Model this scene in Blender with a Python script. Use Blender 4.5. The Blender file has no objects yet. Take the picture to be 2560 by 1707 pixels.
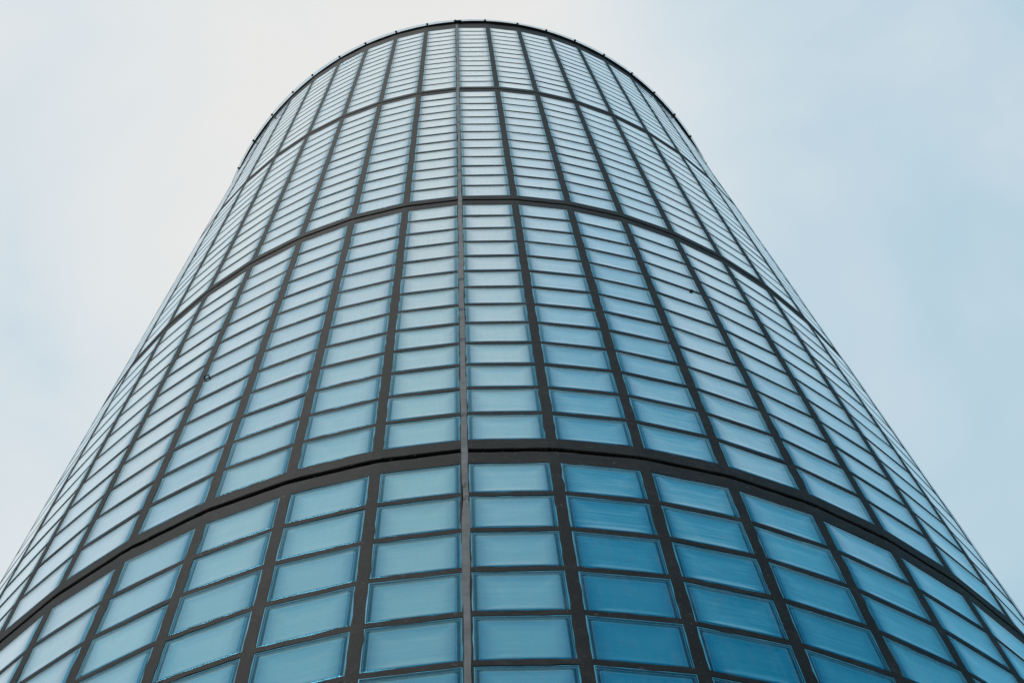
import bpy, math, random
import numpy as np
from mathutils import Matrix, Vector

# ------------------------------------------------------------------ dimensions (metres)
R = 1.9                                   # outer radius of the tower
CAM_H = 1.75                              # eye height above the paving
DTH = 1.16428590e-01                      # angle of one column of glass blocks
TH0 = -2.26507588e-02                     # direction of the sealed joint
DIST = 1.80203668 * R                     # camera to tower axis
Z1 = CAM_H + 5.34114515 * R               # joint under the top ring
HT = 1.55395740 * R                       # height of one ring
BAND = 4.11379714e-02 * R                 # joint to first course
PITCH = 1.13581667e-01 * R                # course height
GROOVE = 0.022
ZTOP = CAM_H + 6.985 * R                  # top of the concrete
ROWS = 13
OW = 0.0967                               # half width of an opening
MORT = 0.0235
OH = (PITCH - MORT) / 2                   # half height of an opening
HW = OW + 0.003
NHALF = 27

scene = bpy.context.scene
col = scene.collection

# ------------------------------------------------------------------ camera
pitch, yaw, roll, f = 1.28343495, 6.73324490e-02, -1.09339954e-01, 4588.31234
cy, sy, cp, sp = math.cos(yaw), math.sin(yaw), math.cos(pitch), math.sin(pitch)
F = Vector((sy*cp, cy*cp, sp)); X0 = Vector((cy, -sy, 0)); Y0 = X0.cross(F)
X = X0*math.cos(roll) + Y0*math.sin(roll)
Y = -X0*math.sin(roll) + Y0*math.cos(roll)
cam = bpy.data.cameras.new('camera'); cam_o = bpy.data.objects.new('camera', cam); col.objects.link(cam_o)
m = Matrix.Identity(4)
for i in range(3):
    m[i][0] = X[i]; m[i][1] = Y[i]; m[i][2] = -F[i]
m.translation = Vector((0, 0, CAM_H))
cam_o.matrix_world = m
cam.sensor_width = 36; cam.lens = f/2560*36
cam.clip_start = 0.05; cam.clip_end = 5000
scene.camera = cam_o

# ------------------------------------------------------------------ sky, sun, exposure
SUN_EL, SUN_AZ = math.radians(46), math.radians(-150)      # azimuth from +Y towards +X
w = bpy.data.worlds.new('World'); scene.world = w; w.use_nodes = True
nt = w.node_tree; N = nt.nodes; L = nt.links; N.clear()
def node(t, **k):
    n = N.new(t)
    for a, v in k.items(): setattr(n, a, v)
    return n
def math_n(op, a, b=None, c=None, clamp=False):
    n = node('ShaderNodeMath', operation=op); n.use_clamp = clamp
    for i, v in enumerate((a, b, c)):
        if v is None: continue
        if isinstance(v, (int, float)): n.inputs[i].default_value = v
        else: L.new(v, n.inputs[i])
    return n.outputs[0]
out = node('ShaderNodeOutputWorld')
sky = node('ShaderNodeTexSky', sky_type='NISHITA'); sky.sun_disc = False
sky.sun_elevation = SUN_EL; sky.sun_rotation = SUN_AZ
sky.air_density = 1.0; sky.dust_density = 0.6; sky.ozone_density = 3.0
tc = node('ShaderNodeTexCoord')
sep = node('ShaderNodeSeparateXYZ'); L.new(tc.outputs['Generated'], sep.inputs[0])
zc = math_n('MAXIMUM', sep.outputs[2], 0.25)
px = math_n('DIVIDE', sep.outputs[0], zc); py = math_n('DIVIDE', sep.outputs[1], zc)   # position on a flat cloud layer
comb = node('ShaderNodeCombineXYZ'); L.new(px, comb.inputs[0]); L.new(py, comb.inputs[1])
n1 = node('ShaderNodeTexNoise'); n1.inputs['Scale'].default_value = 4.2; n1.inputs['Detail'].default_value = 5
n1.inputs['Roughness'].default_value = 0.52; n1.inputs['Distortion'].default_value = 0.5
mp = node('ShaderNodeMapping'); mp.inputs['Location'].default_value = (3.7, 1.9, 0.0)
L.new(comb.outputs[0], mp.inputs[0]); L.new(mp.outputs[0], n1.inputs['Vector'])
r2 = math_n('MINIMUM', math_n('ADD', math_n('MULTIPLY', px, px), math_n('MULTIPLY', py, py)), 0.42)
t = math_n('MULTIPLY_ADD', r2, 0.35, 0.03)
rise = node('ShaderNodeMapRange'); rise.interpolation_type = 'SMOOTHSTEP'
rise.inputs['From Min'].default_value = 0.0; rise.inputs['From Max'].default_value = 0.24; rise.inputs['To Max'].default_value = 0.255
L.new(px, rise.inputs['Value']); t = math_n('ADD', t, rise.outputs[0])
t = math_n('MULTIPLY_ADD', math_n('MINIMUM', math_n('MAXIMUM', math_n('SUBTRACT', px, 0.32), 0.0), 0.4), 1.1, t)
lft = node('ShaderNodeMapRange'); lft.interpolation_type = 'SMOOTHSTEP'
lft.inputs['From Min'].default_value = 0.04; lft.inputs['From Max'].default_value = 0.30; lft.inputs['To Max'].default_value = 0.05
L.new(math_n('MULTIPLY', px, -1.0), lft.inputs['Value']); t = math_n('ADD', t, lft.outputs[0])
bk = math_n('MINIMUM', math_n('MAXIMUM', math_n('SUBTRACT', -0.05, py), 0.0), 0.6)
bx = math_n('MINIMUM', math_n('MAXIMUM', math_n('ADD', px, 0.1), 0.0), 0.6)
t = math_n('MULTIPLY_ADD', math_n('MULTIPLY', bk, bx), 2.2, t)
t = math_n('MULTIPLY_ADD', bk, 0.14, t)
t = math_n('ADD', t, math_n('MULTIPLY_ADD', n1.outputs['Fac'], 0.50, -0.27))
low = node('ShaderNodeMapRange'); low.interpolation_type = 'SMOOTHSTEP'
low.inputs['From Min'].default_value = 0.35; low.inputs['From Max'].default_value = 0.75
low.inputs['To Min'].default_value = 0.35
L.new(sep.outputs[2], low.inputs['Value'])
t = math_n('MULTIPLY', t, low.outputs[0], clamp=True)
cloud = node('ShaderNodeValToRGB')                          # thin cloud: white where thick, pale blue where thin
e = cloud.color_ramp.elements
e[0].position = 0.0; e[0].color = (0.81, 0.815, 0.805, 1)
e[1].position = 1.0; e[1].color = (0.005, 0.24, 0.38, 1)
for p_, c_ in ((0.12, (0.735, 0.795, 0.83)), (0.35, (0.50, 0.685, 0.80)), (0.65, (0.14, 0.45, 0.64))):
    q = e.new(p_); q.color = (*c_, 1)
L.new(t, cloud.inputs[0])
skyb = node('ShaderNodeVectorMath', operation='SCALE'); skyb.inputs['Scale'].default_value = 0.06
L.new(sky.outputs[0], skyb.inputs[0])
mixs = node('ShaderNodeMix', data_type='RGBA'); L.new(math_n('MULTIPLY', t, 0.25), mixs.inputs['Factor'])
L.new(cloud.outputs[0], mixs.inputs['A']); L.new(skyb.outputs[0], mixs.inputs['B'])
bg = node('ShaderNodeBackground'); bg.inputs['Strength'].default_value = 1.0
L.new(mixs.outputs['Result'], bg.inputs['Color']); L.new(bg.outputs[0], out.inputs[0])

sun = bpy.data.lights.new('sun', 'SUN'); sun.energy = 1.15; sun.angle = math.radians(25); sun.color = (1, 0.95, 0.88)
sun_o = bpy.data.objects.new('sun', sun); col.objects.link(sun_o)
sd = Vector((math.sin(SUN_AZ)*math.cos(SUN_EL), math.cos(SUN_AZ)*math.cos(SUN_EL), math.sin(SUN_EL)))
sun_o.rotation_euler = sd.to_track_quat('Z', 'Y').to_euler()
sun_o.location = (0, 0, 40)

vs = scene.view_settings; scene.display_settings.display_device = 'sRGB'
vs.view_transform = 'Standard'; vs.look = 'None'; vs.gamma = 1; vs.exposure = 0; vs.use_curve_mapping = False
scene.cycles.use_denoising = True
scene.cycles.max_bounces = 10; scene.cycles.transparent_max_bounces = 12
scene.cycles.caustics_reflective = False

# ------------------------------------------------------------------ materials
def new_mat(name):
    mt = bpy.data.materials.new(name); mt.use_nodes = True; mt.node_tree.nodes.clear()
    return mt, mt.node_tree
class G:
    """small node-graph helper"""
    def __init__(s, nt): s.nt = nt
    def n(s, t, ins=None, **k):
        q = s.nt.nodes.new(t)
        for a, v in k.items(): setattr(q, a, v)
        for a, v in (ins or {}).items():
            if hasattr(v, 'is_linked') or hasattr(v, 'links'): s.nt.links.new(v, q.inputs[a])
            else: q.inputs[a].default_value = v
        return q
    def m(s, op, a, b=None, c=None, clamp=False):
        q = s.nt.nodes.new('ShaderNodeMath'); q.operation = op; q.use_clamp = clamp
        for i, v in enumerate((a, b, c)):
            if v is None: continue
            if isinstance(v, (int, float)): q.inputs[i].default_value = v
            else: s.nt.links.new(v, q.inputs[i])
        return q.outputs[0]
    def ramp(s, fac, stops):
        q = s.nt.nodes.new('ShaderNodeValToRGB'); e = q.color_ramp.elements
        while len(e) > 1: e.remove(e[-1])
        e[0].position, e[0].color = stops[0][0], (*stops[0][1], 1)
        for p, c in stops[1:]:
            k = e.new(p); k.color = (*c, 1)
        s.nt.links.new(fac, q.inputs[0]); return q.outputs[0]
    def noise(s, vec, scale, detail=3, rough=0.5, dist=0.0):
        return s.n('ShaderNodeTexNoise', {'Vector': vec, 'Scale': scale, 'Detail': detail, 'Roughness': rough, 'Distortion': dist}).outputs['Fac']
    def mapping(s, vec, scale=(1, 1, 1), loc=(0, 0, 0)):
        return s.n('ShaderNodeMapping', {'Vector': vec, 'Scale': scale, 'Location': loc}).outputs[0]
    def out(s, sh):
        q = s.nt.nodes.new('ShaderNodeOutputMaterial'); s.nt.links.new(sh, q.inputs[0])

def mat_concrete():
    mt, nt = new_mat('dark_concrete'); g = G(nt)
    pos = g.n('ShaderNodeTexCoord').outputs['Object']
    big = g.noise(pos, 2.3, 4, 0.6)
    blot = g.noise(pos, 17, 6, 0.75, 0.5)
    grain = g.noise(pos, 130, 4, 0.75)
    c1 = g.ramp(blot, [(0.3, (0.0045, 0.0033, 0.0026)), (0.5, (0.0100, 0.0081, 0.0070)), (0.72, (0.026, 0.0245, 0.0235))])
    c2 = g.ramp(big, [(0.3, (0.75, 0.72, 0.70)), (0.7, (1.2, 1.22, 1.25))])
    c3 = g.ramp(grain, [(0.33, (0.4, 0.4, 0.4)), (0.52, (1, 1, 1)), (0.68, (2.0, 1.95, 1.9))])
    a = g.n('ShaderNodeMix', {'Factor': 1.0, 'A': c1, 'B': c2}, data_type='RGBA', blend_type='MULTIPLY').outputs['Result']
    a = g.n('ShaderNodeMix', {'Factor': 1.0, 'A': a, 'B': c3}, data_type='RGBA', blend_type='MULTIPLY').outputs['Result']
    speck = g.m('GREATER_THAN', g.noise(pos, 95, 1, 0.4), 0.735)
    a = g.n('ShaderNodeMix', {'Factor': g.m('MULTIPLY', speck, 0.5), 'A': a, 'B': (0.12, 0.125, 0.125, 1)}, data_type='RGBA').outputs['Result']
    h = g.m('ADD', g.m('MULTIPLY', grain, 0.5), blot)
    bmp = g.n('ShaderNodeBump', {'Strength': 0.35, 'Distance': 0.002, 'Height': h}).outputs[0]
    b = g.n('ShaderNodeBsdfPrincipled', {'Base Color': a, 'Roughness': 0.62, 'Specular IOR Level': 0.13, 'Normal': bmp})
    g.out(b.outputs[0]); return mt

def mat_pane(hollow):
    """clear outer face of a block: tinted glass; over the hollow middle the inner faces of the block reflect too"""
    mt, nt = new_mat('block_glass' if hollow else 'block_rim_glass'); g = G(nt)
    loc = g.n('ShaderNodeAttribute', attribute_name='loc').outputs['Vector']
    rnd = g.n('ShaderNodeAttribute', attribute_name='rnd').outputs['Fac']
    streak = g.noise(g.mapping(loc, (2.2, 1, 40)), 1.0, 2, 0.5, 0.3)
    wave = g.noise(g.mapping(loc, (9, 1, 13)), 1.0, 2, 0.5)
    h = g.m('ADD', g.m('MULTIPLY', streak, 0.5), wave)
    bmp = g.n('ShaderNodeBump', {'Strength': 0.24, 'Distance': 0.0022, 'Height': h}).outputs[0]
    fr = g.n('ShaderNodeFresnel', {'IOR': 1.5, 'Normal': bmp}).outputs[0]
    inv = g.m('SUBTRACT', 1.0, fr)
    if hollow:                                # four glass faces one behind the other: bluer head-on, white at a glancing angle
        core = g.n('ShaderNodeAttribute', attribute_name='core').outputs['Fac']     # painted shading: reflection weakens and tint deepens from the middle to the rim
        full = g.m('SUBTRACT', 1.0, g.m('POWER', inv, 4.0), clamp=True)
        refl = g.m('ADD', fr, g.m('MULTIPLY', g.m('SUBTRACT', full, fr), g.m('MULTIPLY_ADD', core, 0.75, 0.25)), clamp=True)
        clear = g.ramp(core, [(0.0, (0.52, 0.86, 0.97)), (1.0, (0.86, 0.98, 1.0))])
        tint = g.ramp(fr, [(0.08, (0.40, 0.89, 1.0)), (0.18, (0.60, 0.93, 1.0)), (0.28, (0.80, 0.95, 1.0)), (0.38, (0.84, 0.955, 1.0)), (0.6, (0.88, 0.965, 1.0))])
    else:
        refl = fr
        clear = (0.84, 0.97, 1.0, 1)
        tint = g.ramp(fr, [(0.10, (0.20, 0.62, 0.85)), (0.25, (0.45, 0.85, 1.0)), (0.5, (0.75, 0.95, 1.0))])
    gl = g.n('ShaderNodeBsdfGlossy', {'Color': tint, 'Roughness': 0.05, 'Normal': bmp}).outputs[0]
    tr = g.n('ShaderNodeBsdfTransparent', {'Color': clear}).outputs[0]
    mx = g.n('ShaderNodeMixShader', {0: refl, 1: tr, 2: gl}).outputs[0]
    # a thin film of dust and dried rain on the outside
    dust = g.noise(g.mapping(loc, (75, 1, 6)), 1.0, 3, 0.6)
    dust2 = g.noise(g.mapping(loc, (16, 1, 22), (4, 0, 9)), 1.0, 4, 0.6)
    df = g.m('MULTIPLY', g.m('MULTIPLY', g.m('SUBTRACT', dust, 0.40, clamp=True), g.m('SUBTRACT', dust2, 0.30, clamp=True)), g.m('MULTIPLY_ADD', rnd, 0.9, 0.3), clamp=True)
    d = g.n('ShaderNodeBsdfDiffuse', {'Color': (0.45, 0.50, 0.52, 1)}).outputs[0]
    g.out(g.n('ShaderNodeMixShader', {0: df, 1: mx, 2: d}).outputs[0]); return mt

def mat_panel():
    mt, nt = new_mat('block_inner_glass'); g = G(nt)
    loc = g.n('ShaderNodeAttribute', attribute_name='loc').outputs['Vector']
    rnd = g.n('ShaderNodeAttribute', attribute_name='rnd').outputs['Fac']
    s1 = g.noise(g.mapping(loc, (3, 1, 50)), 1.0, 2, 0.5, 0.2)
    s2 = g.noise(g.mapping(loc, (14, 1, 14), (7, 0, 3)), 1.0, 2, 0.5)
    k = g.m('ADD', g.m('MULTIPLY', s1, 0.5), g.m('MULTIPLY', s2, 0.5))
    k = g.m('ADD', k, g.m('MULTIPLY_ADD', rnd, 0.26, -0.13))
    c = g.ramp(k, [(0.28, (0.002, 0.44, 0.77)), (0.5, (0.004, 0.57, 0.93)), (0.75, (0.07, 0.71, 0.98))])
    g.out(g.n('ShaderNodeBsdfPrincipled', {'Base Color': c, 'Roughness': 0.4, 'Specular IOR Level': 0.15}).outputs[0]); return mt

def mat_simple(name, c, rough=0.5, spec=0.5, noise=None, metal=0.0):
    mt, nt = new_mat(name); g = G(nt)
    pos = g.n('ShaderNodeTexCoord').outputs['Object']
    base = (*c, 1)
    if noise:
        sc, lo, hi = noise
        f_ = g.noise(pos, sc, 4, 0.6)
        base = g.ramp(f_, [(0.3, tuple(x*lo for x in c)), (0.7, tuple(x*hi for x in c))])
    g.out(g.n('ShaderNodeBsdfPrincipled', {'Base Color': base, 'Roughness': rough, 'Specular IOR Level': spec, 'Metallic': metal}).outputs[0]); return mt

def mat_roof_glass():
    mt, nt = new_mat('roof_glass'); g = G(nt)
    fr = g.n('ShaderNodeFresnel', {'IOR': 1.5}).outputs[0]
    tr = g.n('ShaderNodeBsdfTransparent', {'Color': (0.90, 0.96, 1.0, 1)}).outputs[0]
    gl = g.n('ShaderNodeBsdfGlossy', {'Color': (0.8, 0.92, 1, 1), 'Roughness': 0.05}).outputs[0]
    d = g.n('ShaderNodeBsdfTranslucent', {'Color': (0.45, 0.62, 0.72, 1)}).outputs[0]
    a = g.n('ShaderNodeMixShader', {0: 0.12, 1: tr, 2: d}).outputs[0]
    g.out(g.n('ShaderNodeMixShader', {0: fr, 1: a, 2: gl}).outputs[0]); return mt

def mat_paving():
    mt, nt = new_mat('pale_paving'); g = G(nt)
    pos = g.n('ShaderNodeTexCoord').outputs['Object']
    br = g.n('ShaderNodeTexBrick', {'Vector': pos, 'Scale': 1.0, 'Color1': (0.30, 0.29, 0.27, 1), 'Color2': (0.36, 0.35, 0.33, 1),
             'Mortar': (0.12, 0.115, 0.11, 1), 'Mortar Size': 0.006, 'Brick Width': 0.6, 'Row Height': 0.4})
    nz = g.ramp(g.noise(pos, 1.7, 5, 0.6), [(0.3, (0.8, 0.8, 0.8)), (0.7, (1.1, 1.1, 1.1))])
    c = g.n('ShaderNodeMix', {'Factor': 1.0, 'A': br.outputs[0], 'B': nz}, data_type='RGBA', blend_type='MULTIPLY').outputs['Result']
    g.out(g.n('ShaderNodeBsdfPrincipled', {'Base Color': c, 'Roughness': 0.85}).outputs[0]); return mt

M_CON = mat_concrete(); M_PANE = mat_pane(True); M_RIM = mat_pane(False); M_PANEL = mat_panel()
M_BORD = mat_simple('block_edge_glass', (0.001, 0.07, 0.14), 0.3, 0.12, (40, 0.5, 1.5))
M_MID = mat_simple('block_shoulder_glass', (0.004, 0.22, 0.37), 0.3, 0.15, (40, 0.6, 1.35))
M_EDGE = mat_simple('block_arris_highlight', (0.06, 0.36, 0.52), 0.45, 0.2, (18, 0.75, 1.15))  # painted highlight: paler colour for the sky catching the outer bevel
M_LINE = mat_simple('block_highlight_line', (0.52, 0.86, 0.95), 0.2, 0.4, (18, 0.65, 1.0))  # thin bright highlights of the inner border, put in as pale colour
M_SEAL = mat_simple('grey_sealant', (0.072, 0.076, 0.078), 0.45, 0.40, (26, 0.5, 1.5))
M_BLACK = mat_simple('black_flashing', (0.008, 0.008, 0.009), 0.6, 0.3)
M_STEEL = mat_simple('dark_steel', (0.012, 0.014, 0.017), 0.45, 0.4)
M_ROOF = mat_roof_glass(); M_PAVE = mat_paving()

# ------------------------------------------------------------------ mesh helpers
def mesh_obj(name, verts, faces, mats, parent=None, midx=None, smooth=None, loc=(0, 0, 0)):
    me = bpy.data.meshes.new(name)
    me.from_pydata([tuple(v) for v in verts], [], faces)
    for mt in (mats if isinstance(mats, (list, tuple)) else [mats]): me.materials.append(mt)
    if midx is not None: me.polygons.foreach_set('material_index', np.asarray(midx, dtype=np.int32))
    if smooth is not None:
        me.polygons.foreach_set('use_smooth', np.full(len(faces), bool(smooth)) if isinstance(smooth, bool) else np.asarray(smooth, dtype=bool))
    me.update()
    o = bpy.data.objects.new(name, me); col.objects.link(o); o.location = loc
    if parent is not None: o.parent = parent
    return o

def frame(phi):
    """outward normal and rightward tangent of a column (seen from outside)"""
    a = TH0 + phi
    return np.array([math.sin(a), -math.cos(a), 0.0]), np.array([math.cos(a), math.sin(a), 0.0])
DF = math.sqrt(R*R - HW*HW)                # distance of the flat column faces from the axis
PHI_R = [(0.483 + i)*DTH for i in range(NHALF)]
PHI_L = [-(0.483 + i)*DTH for i in range(NHALF)]
def joint_z(j): return Z1 - (j - 1)*HT
TIERS = range(5)

# ------------------------------------------------------------------ the tower
tower = bpy.data.objects.new('glass_block_tower', None); col.objects.link(tower)
tower.location = (0, DIST, 0)
tower['label'] = 'round tower of pale blue glass blocks in dark concrete rings under cloudy sky'
tower['category'] = 'tower'
rng = np.random.default_rng(7)

def row_z(j, r):                            # centre height of course r (0 = top) of ring j
    return joint_z(j) - BAND - (r + 0.5)*PITCH

def ring_half(j, phis, side):
    V, Fc = [], []
    def add(p): V.append(p); return len(V) - 1
    def quad(a, b, c, d): Fc.append((a, b, c, d) if side > 0 else (a, b, c, d))
    ztop = ZTOP if j == 0 else joint_z(j) - GROOVE/2
    zbot = joint_z(j + 1) + GROOVE/2 + (0.004 if side < 0 else 0.0)
    if j == 4: zbot = 0.06
    order = sorted(phis)                    # left to right seen from outside
    DEEP = 0.11
    prev = None
    for ci, phi in enumerate(order):
        n, tg = frame(phi)
        vis = abs(phi) < 1.35
        js = 0.0015 if vis else 0.0
        def P(x, z, d=0.0): return n*(DF - d) + tg*x + np.array([0, 0, z])
        xs = np.linspace(-OW, OW, 8)
        tops, bots = [], []
        for r in range(ROWS):
            zc = row_z(j, r)
            jt = rng.normal(0, js, 8); jb = rng.normal(0, js, 8)
            jt[[0, -1]] = 0; jb[[0, -1]] = 0
            if vis and rng.random() < 0.18:  # a lump of mortar left on the glass
                q = rng.integers(1, 7); jt[q] -= rng.uniform(0.001, 0.004)
            tops.append([add(P(x, zc + OH + dz)) for x, dz in zip(xs, jt)])
            bots.append([add(P(x, zc - OH + dz)) for x, dz in zip(xs, jb)])
            # reveals
            tb = [add(P(x, zc + OH + dz, 0.007)) for x, dz in zip(xs, jt)]
            bb = [add(P(x, zc - OH + dz, 0.007)) for x, dz in zip(xs, jb)]
            for i in range(7):
                Fc.append((tops[r][i + 1], tops[r][i], tb[i], tb[i + 1]))
                Fc.append((bots[r][i], bots[r][i + 1], bb[i + 1], bb[i]))
            for sgn, ii in ((-1, 0), (1, 7)):
                zs = np.linspace(zc - OH, zc + OH, 5)
                jx = rng.normal(0, js*0.8, 5); jx[[0, -1]] = 0
                fr = [bots[r][ii]] + [add(P(sgn*OW + dx, z)) for z, dx in list(zip(zs, jx))[1:-1]] + [tops[r][ii]]
                bk = [bb[ii]] + [add(P(sgn*OW + dx, z, 0.007)) for z, dx in list(zip(zs, jx))[1:-1]] + [tb[ii]]
                ed = [add(P(sgn*HW, z)) for z in zs]
                for i in range(4):
                    a = (fr[i], fr[i + 1], bk[i + 1], bk[i]); b = (ed[i], fr[i], fr[i + 1], ed[i + 1])
                    Fc.append(a if sgn < 0 else a[::-1]); Fc.append(b if sgn < 0 else b[::-1])
            # thin strip beside the mortar bed
        def strip(up, lo):
            for i in range(len(up) - 1): Fc.append((lo[i], lo[i + 1], up[i + 1], up[i]))
        for r in range(ROWS - 1): strip(bots[r], tops[r + 1])
        for sgn in (-1, 1):
            ii = 0 if sgn < 0 else 7
            for r in range(ROWS - 1):
                z0 = row_z(j, r) - OH; z1 = row_z(j, r + 1) + OH
                a = (add(P(sgn*HW, z1)), tops[r + 1][ii], bots[r][ii], add(P(sgn*HW, z0)))
                Fc.append(a if sgn < 0 else a[::-1])
        # bands at the joints, with a small broken arris and the faces inside the joint
        xb = np.concatenate(([-HW], xs, [HW]))
        zt0 = row_z(j, 0) + OH; zb0 = row_z(j, ROWS - 1) - OH
        jz = rng.normal(0, 0.0013 if vis else 0, 10); jz2 = rng.normal(0, 0.0013 if vis else 0, 10)
        ut = [add(P(x, ztop - 0.003 + d_)) for x, d_ in zip(xb, jz)]
        uc = [add(P(x, ztop + d_*0.5, 0.003)) for x, d_ in zip(xb, jz)]
        ui = [add(P(x*0.93, ztop, DEEP)) for x in xb]
        lt = [add(P(-HW, zt0))] + tops[0] + [add(P(HW, zt0))]
        strip(ut, lt); strip(uc, ut); strip(ui, uc)
        lb = [add(P(-HW, zb0))] + bots[-1] + [add(P(HW, zb0))]
        ub = [add(P(x, zbot + 0.003 + d_)) for x, d_ in zip(xb, jz2)]
        cb = [add(P(x, zbot + d_*0.5, 0.003)) for x, d_ in zip(xb, jz2)]
        ib = [add(P(x*0.93, zbot, DEEP)) for x in xb]
        strip(lb, ub); strip(ub, cb); strip(cb, ib)
        strip([ui[-1], ui[0]], [ib[-1], ib[0]])                    # inner wall face
        # upright rib between two columns
        rv = lambda arr, k: arr[k]
        if prev is not None:
            for A in ((0, 1), (1, 2), (3, 4), (4, 5)):
                pass
            pl, cur = prev, (ui, uc, ut, lt, lb, ub, cb, ib)
            for a in range(7):
                Fc.append((pl[a + 1][-1], cur[a + 1][0], cur[a][0], pl[a][-1]))
            Fc.append((pl[0][-1], cur[0][0], cur[7][0], pl[7][-1]))
        prev = (ui, uc, ut, lt, lb, ub, cb, ib)
        # end faces at the sealed joint
        if (side > 0 and ci == 0) or (side < 0 and ci == len(order) - 1):
            k = 0 if side > 0 else -1
            ring = [ui[k], uc[k], ut[k], ub[k], cb[k], ib[k]]
            Fc.append(tuple(ring if side > 0 else ring[::-1]))
    return V, Fc

for j in TIERS:
    for side, phis in ((1, PHI_R), (-1, PHI_L)):
        V, Fc = ring_half(j, phis, side)
        mesh_obj('concrete_frame', V, Fc, M_CON, tower)

# ------------------------------------------------------------------ glass blocks
BW, BH = OW + 0.0015, OH + 0.0015           # the concrete laps over the edges a little
def rounded(e, rad):
    pts = []
    hw, zt_, zb_ = BW - e, BH - e*1.35, BH - e*0.45      # refracted shift of the border built into the shape: wide above, narrow below
    for sx, sz, a0 in ((1, 1, 0), (-1, 1, 90), (-1, -1, 180), (1, -1, 270)):
        for k in range(3):
            a = math.radians(a0 + 45*k)
            pts.append((sx*(hw - rad) + rad*math.cos(a), sz*((zt_ if sz > 0 else zb_) - rad) + rad*math.sin(a)))
    return pts
PANE = [(0, 0.0001, 0.0014), (0.0038, 0.002, 0.0003), (0.006, 0.003, 0.0001), (0.009, 0.004, -0.0002), (0.0145, 0.005, -0.0003), (0.024, 0.007, -0.0001), (0.040, 0.009, 0.0004), (0.060, 0.010, 0.0007)]
INNER = [(0, 0.0001, 0.0042), (0.0050, 0.002, 0.0036), (0.0062, 0.0025, 0.0040), (0.0110, 0.003, 0.0046), (0.0122, 0.0035, 0.0044), (0.0148, 0.004, 0.0046), (0.0162, 0.005, 0.0066), (0.019, 0.006, 0.0070)]
TV, TF, TM = [], [], []
def rings(spec, mats, capm):
    base = len(TV)
    for e_, rd, dp in spec:
        for x, z in rounded(e_, rd): TV.append((x, dp, z))
    for q in range(len(spec) - 1):
        for k in range(12):
            a = base + q*12 + k; b = base + q*12 + (k + 1) % 12
            TF.append((a, a + 12, b + 12, b)); TM.append(mats[q])
    TF.append(tuple(base + (len(spec) - 1)*12 + k for k in range(12))); TM.append(capm)
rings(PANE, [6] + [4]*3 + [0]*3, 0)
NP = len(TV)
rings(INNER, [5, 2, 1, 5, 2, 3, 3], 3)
TV = np.array(TV)
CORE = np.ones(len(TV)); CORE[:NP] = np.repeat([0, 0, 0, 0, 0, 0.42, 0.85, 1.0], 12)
def flip(fs): return [tuple(reversed(q)) for q in fs]
# local axes: x right, y into the wall, z up; faces look outward (-y)
def fnorm(fc): 
    a, b, c = TV[fc[0]], TV[fc[1]], TV[fc[2]]
    return np.cross(b - a, c - a)[1]
TF = [fc if fnorm(fc) < 0 else tuple(reversed(fc)) for fc in TF]
TM = np.array(TM)

def block_verts(phi, zc, rg):
    n, tg = frame(phi)
    v = TV.copy()
    tilt = rg.normal(0, 0.0034, 2)
    v[:NP, 1] += v[:NP, 0]*tilt[0] + v[:NP, 2]*tilt[1] + 0.0002
    bul = rg.uniform(-0.00015, 0.0003)
    inner = (np.abs(v[:NP, 0]) < BW - 0.025) & (np.abs(v[:NP, 2]) < BH - 0.025)
    v[:NP, 1][inner] -= bul
    return v, n, tg
def finish(me, locs, rnds):
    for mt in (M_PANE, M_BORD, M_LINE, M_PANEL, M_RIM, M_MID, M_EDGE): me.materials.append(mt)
    a = me.attributes.new('loc', 'FLOAT_VECTOR', 'POINT'); a.data.foreach_set('vector', np.asarray(locs, dtype=np.float32).ravel())
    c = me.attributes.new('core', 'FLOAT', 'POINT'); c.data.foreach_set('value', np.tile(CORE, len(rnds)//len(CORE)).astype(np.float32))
    b = me.attributes.new('rnd', 'FLOAT', 'POINT'); b.data.foreach_set('value', np.asarray(rnds, dtype=np.float32))
    me.update()

blocks = []
for j in TIERS:
    for phi in PHI_R + PHI_L:
        for r in range(ROWS):
            zc = row_z(j, r)
            if zc - OH < 0.07: continue
            n, tg = frame(phi)
            C = n*DF + np.array([0, DIST, zc])
            v = C - np.array([0, 0, CAM_H])
            size = -1.0
            if v @ n < 0:
                d = v @ np.array(F)
                if d > 0:
                    u_ = v @ np.array(X)/d*f/1280; w_ = v @ np.array(Y)/d*f/853.5
                    if abs(u_) < 1.03 and abs(w_) < 1.06:
                        cut = 1.0 if (abs(u_) < 0.97 and abs(w_) < 0.97) else 0.4
                        size = cut*abs(v @ n)/d**3
            blocks.append((size, phi, zc))
blocks.sort(key=lambda b: -b[0])
for i, (size, phi, zc) in enumerate(blocks[:100]):            # the hundred that show largest
    rg = np.random.default_rng(1000 + i)
    v, n, tg = block_verts(phi, zc, rg)
    me = bpy.data.meshes.new('glass_block'); me.from_pydata(v.tolist(), [], TF)
    off = rg.uniform(0, 50)
    lv = v.copy(); lv[:, 0] += off; lv[:, 1] = off*3; lv[:, 2] += off*1.7
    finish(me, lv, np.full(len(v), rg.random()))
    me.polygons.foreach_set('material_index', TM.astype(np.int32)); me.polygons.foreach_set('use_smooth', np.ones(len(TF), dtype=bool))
    o = bpy.data.objects.new('glass_block', me); col.objects.link(o)
    o.parent = tower; o.location = tuple(n*DF + np.array([0, 0, zc])); o.rotation_euler = (0, 0, TH0 + phi)
rest = blocks[100:]
AV, AL, AR = [], [], []
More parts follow.
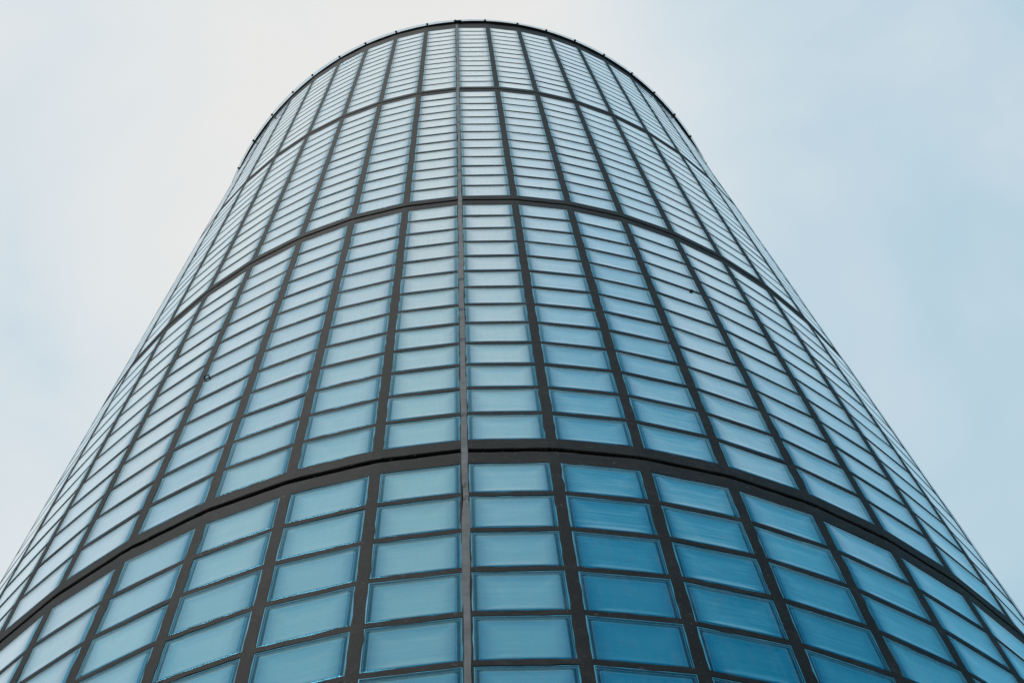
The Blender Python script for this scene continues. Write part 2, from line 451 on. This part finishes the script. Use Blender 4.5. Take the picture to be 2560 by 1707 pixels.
for i, (size, phi, zc) in enumerate(rest):
    rg = np.random.default_rng(9000 + i)
    v, n, tg = block_verts(phi, zc, rg)
    off = rg.uniform(0, 50)
    lv = v.copy(); lv[:, 0] += off; lv[:, 1] = off*3; lv[:, 2] += off*1.7
    AV.append(v[:, :1]*tg + (DF - v[:, 1:2])*n + v[:, 2:3]*np.array([0, 0, 1.0]) + np.array([0, 0, zc]))
    AL.append(lv); AR.append(np.full(len(v), rg.random()))
nv = len(TV); AF = []
for i in range(len(rest)):
    b = i*nv
    AF.extend([tuple(q + b for q in fc) for fc in TF])
me = bpy.data.meshes.new('glass_block_courses'); me.from_pydata(np.concatenate(AV).tolist(), [], AF)
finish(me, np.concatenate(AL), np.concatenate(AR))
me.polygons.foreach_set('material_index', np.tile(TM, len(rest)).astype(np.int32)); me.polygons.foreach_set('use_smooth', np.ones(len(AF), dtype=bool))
o = bpy.data.objects.new('glass_block_courses', me); col.objects.link(o); o.parent = tower; o['kind'] = 'stuff'

# ------------------------------------------------------------------ sealed upright joint (front and back)
def sealant(j, phi, seed):
    rg = np.random.default_rng(seed)
    zt = (ZTOP - 0.01) if j == 0 else joint_z(j) - 0.006
    zb = joint_z(j + 1) - 0.004 if j < 4 else 0.06
    n, tg = frame(phi)
    k = 150
    def wob(sc, amp):
        g_ = rg.normal(0, 1, int(k/sc) + 3); return np.interp(np.arange(k)/sc, np.arange(len(g_)), g_)*amp
    cen = wob(25, 0.0009) + wob(6, 0.0004) + rg.normal(0, 0.0006)
    wl = 0.0083 + wob(9, 0.0013) + wob(3, 0.0004); wr = 0.0083 + wob(9, 0.0013) + wob(3, 0.0005)
    hb = 0.0002 + wob(10, 0.0003) + wob(4, 0.0002)
    for q in rg.integers(8, k - 8, 4):                      # where one bead of sealant ends and the next begins
        hb[q] -= 0.004; hb[q + 1:q + 9] += 0.0007; cen[q + 1:] += rg.normal(0, 0.0004)
    V, Fc = [], []
    rad = R*math.cos(0.0057)
    for i, z in enumerate(np.linspace(zb, zt, k)):
        for s, dy in ((-1.0, -0.012), (-1.0, -0.0008), (-0.9, 0.9), (0, 1.0), (0.9, 0.9), (1.0, -0.0008), (1.0, -0.012)):
            x = cen[i] + (wl[i] if s < 0 else wr[i])*s
            yy = dy if abs(s) == 1.0 else hb[i]*dy
            V.append(n*(rad + yy) + tg*x + np.array([0, 0, z]))
    for i in range(k - 1):
        for q in range(6):
            a = i*7 + q; Fc.append((a, a + 1, a + 8, a + 7))
    Fc.append(tuple(range(6, -1, -1))); Fc.append(tuple((k - 1)*7 + q for q in range(7)))
    return mesh_obj('sealant_joint', V, Fc, M_SEAL, tower, smooth=False)
for j in TIERS:
    sealant(j, 0.0, 50 + j)
    sealant(j, math.pi, 80 + j)

# ------------------------------------------------------------------ roof: black flashing, overhanging glass, cap nuts
def lathe(name, prof, mt, seg=216, wob=None, close=True):
    V, Fc = [], []
    for s in range(seg):
        a = 2*math.pi*s/seg
        for r_, z in prof:
            rr = r_ + (wob(a) if wob and r_ > R*0.98 else 0)
            V.append((math.sin(a)*rr, -math.cos(a)*rr, z))
    m_ = len(prof)
    for s in range(seg):
        s2 = (s + 1) % seg
        for k in range(m_ if close else m_ - 1):
            k2 = (k + 1) % m_
            Fc.append((s*m_ + k, s2*m_ + k, s2*m_ + k2, s*m_ + k2))
    return mesh_obj(name, V, Fc, mt, tower)
fl = lambda a: 0.0035*math.sin(a - 0.1) + 0.0018*math.sin(5*a + 1.0) + 0.001*math.sin(11*a)
lathe('roof_flashing', [(R - 0.10, ZTOP + 0.002), (R + 0.013, ZTOP + 0.002), (R + 0.013, ZTOP + 0.022), (R - 0.10, ZTOP + 0.022)], M_BLACK, wob=fl)
lathe('roof_glass', [(0.001, ZTOP + 0.026), (R + 0.0215, ZTOP + 0.026), (R + 0.023, ZTOP + 0.029), (R + 0.023, ZTOP + 0.037), (R + 0.0215, ZTOP + 0.040), (0.001, ZTOP + 0.040)], M_ROOF)
def nut():
    V, Fc = [], []
    prof = [(0.0005, -0.009), (0.0045, -0.008), (0.0063, -0.005), (0.0067, -0.002), (0.0067, 0.003), (0.0085, 0.004), (0.0085, 0.009)]
    for s in range(12):
        a = 2*math.pi*s/12
        for r_, z in prof: V.append((r_*math.cos(a), r_*math.sin(a), z))
    for s in range(12):
        for k in range(len(prof) - 1):
            a, b = s*7 + k, ((s + 1) % 12)*7 + k
            Fc.append((a, b, b + 1, a + 1))
    return V, Fc
V, Fc = nut(); nut_me = None
rk = random.Random(4)
for k in list(range(0, NHALF)) + [-q for q in range(1, NHALF)]:
    a = TH0 + (k - 0.017*(k > 0) + 0.017*(k < 0) + rk.uniform(-0.09, 0.09))*DTH
    p_ = (math.sin(a)*(R + 0.0185), -math.cos(a)*(R + 0.0185), ZTOP + 0.0165)
    if nut_me is None:
        o = mesh_obj('cap_nut', V, Fc, M_STEEL, tower, smooth=True, loc=p_); nut_me = o
    else:
        o = nut_me.copy(); o.location = p_; col.objects.link(o); o.parent = tower
V, Fc = nut()
o = mesh_obj('roof_clip', [(-0.02, -0.012, -0.004), (0.026, -0.012, -0.004), (0.026, 0.014, -0.004), (-0.02, 0.014, -0.004),
                           (-0.018, -0.012, 0.006), (0.024, -0.012, 0.006), (0.024, 0.014, 0.006), (-0.018, 0.014, 0.006)],
             [(3, 2, 1, 0), (4, 5, 6, 7), (0, 1, 5, 4), (1, 2, 6, 5), (2, 3, 7, 6), (3, 0, 4, 7)], M_BLACK, tower,
             loc=(math.sin(TH0 + 0.004)*(R + 0.012), -math.cos(TH0 + 0.004)*(R + 0.012), ZTOP - 0.004))

# plinth under the lowest ring
lathe('plinth', [(R - 0.15, 0.0), (R + 0.05, 0.0), (R + 0.05, 0.045), (R + 0.04, 0.055), (R - 0.15, 0.055)], M_CON, seg=108)

# ------------------------------------------------------------------ small things on the mortar: a wire loop and two dark lumps
def surf(u, v, off=0.0):
    """the spot of the tower's skin at a place of the facade found by its direction from the camera"""
    d = F + X*((u - 1280)/f) - Y*((v - 853.5)/f)
    a = d.x**2 + d.y**2; b = -2*d.y*DIST; c = DIST**2 - R*R
    tt = (-b - math.sqrt(b*b - 4*a*c))/2/a
    p = np.array([d.x*tt, d.y*tt - DIST, CAM_H + d.z*tt])
    n = np.array([p[0], p[1], 0]); n /= np.linalg.norm(n)
    return p + n*off, n, np.array([-n[1], n[0], 0])
def tube(path, rad, seg=8):
    V, Fc = [], []
    path = [np.array(p) for p in path]
    for i, p in enumerate(path):
        d = path[min(i + 1, len(path) - 1)] - path[max(i - 1, 0)]; d /= np.linalg.norm(d)
        s1 = np.cross(d, [0.3, 0.2, 0.93]); s1 /= np.linalg.norm(s1); s2 = np.cross(d, s1)
        for k in range(seg):
            a = 2*math.pi*k/seg; V.append(p + rad*(math.cos(a)*s1 + math.sin(a)*s2))
    for i in range(len(path) - 1):
        for k in range(seg):
            a, b = i*seg + k, i*seg + (k + 1) % seg
            Fc.append((a, b, b + seg, a + seg))
    Fc.append(tuple(range(seg - 1, -1, -1))); Fc.append(tuple((len(path) - 1)*seg + k for k in range(seg)))
    return V, Fc
p0, n0, t0 = surf(516, 946)
up = np.array([0, 0, 1.0])
pts = [p0 + n0*(-0.012) + t0*(-0.006)]
for k in range(13):
    a = math.radians(-110 + 260*k/12)
    pts.append(p0 + n0*(0.004 + 0.006*math.cos(a)) + t0*(0.004 + 0.009*math.sin(a)) + up*(-0.003*k/12))
V, Fc = tube(pts, 0.0021)
mesh_obj('wire_loop', V, Fc, M_STEEL, tower, smooth=True)
def lump(u, v, s, seed):
    rg = np.random.default_rng(seed)
    p, n, tg = surf(u, v, 0.002)
    V, Fc = [], []
    for i in range(7):
        th = math.pi*i/6
        for k in range(10):
            ph = 2*math.pi*k/10
            q = s*(1 + rg.uniform(-0.25, 0.25))
            V.append(p + q*(tg*math.sin(th)*math.cos(ph)*1.2 + up*math.sin(th)*math.sin(ph)*1.5 + n*math.cos(th)*0.6))
    for i in range(6):
        for k in range(10):
            Fc.append((i*10 + k, i*10 + (k + 1) % 10, i*10 + 10 + (k + 1) % 10, i*10 + 10 + k))
    mesh_obj('mortar_lump', V, Fc, M_BLACK, tower, smooth=True)
lump(1728.5, 727.5, 0.0058, 3); lump(1352.5, 470.5, 0.0030, 5)

# ------------------------------------------------------------------ ground
S = 2000
g_o = mesh_obj('ground', [(-S, -S, 0), (S, -S, 0), (S, S, 0), (-S, S, 0)], [(0, 1, 2, 3)], M_PAVE)
g_o['kind'] = 'structure'
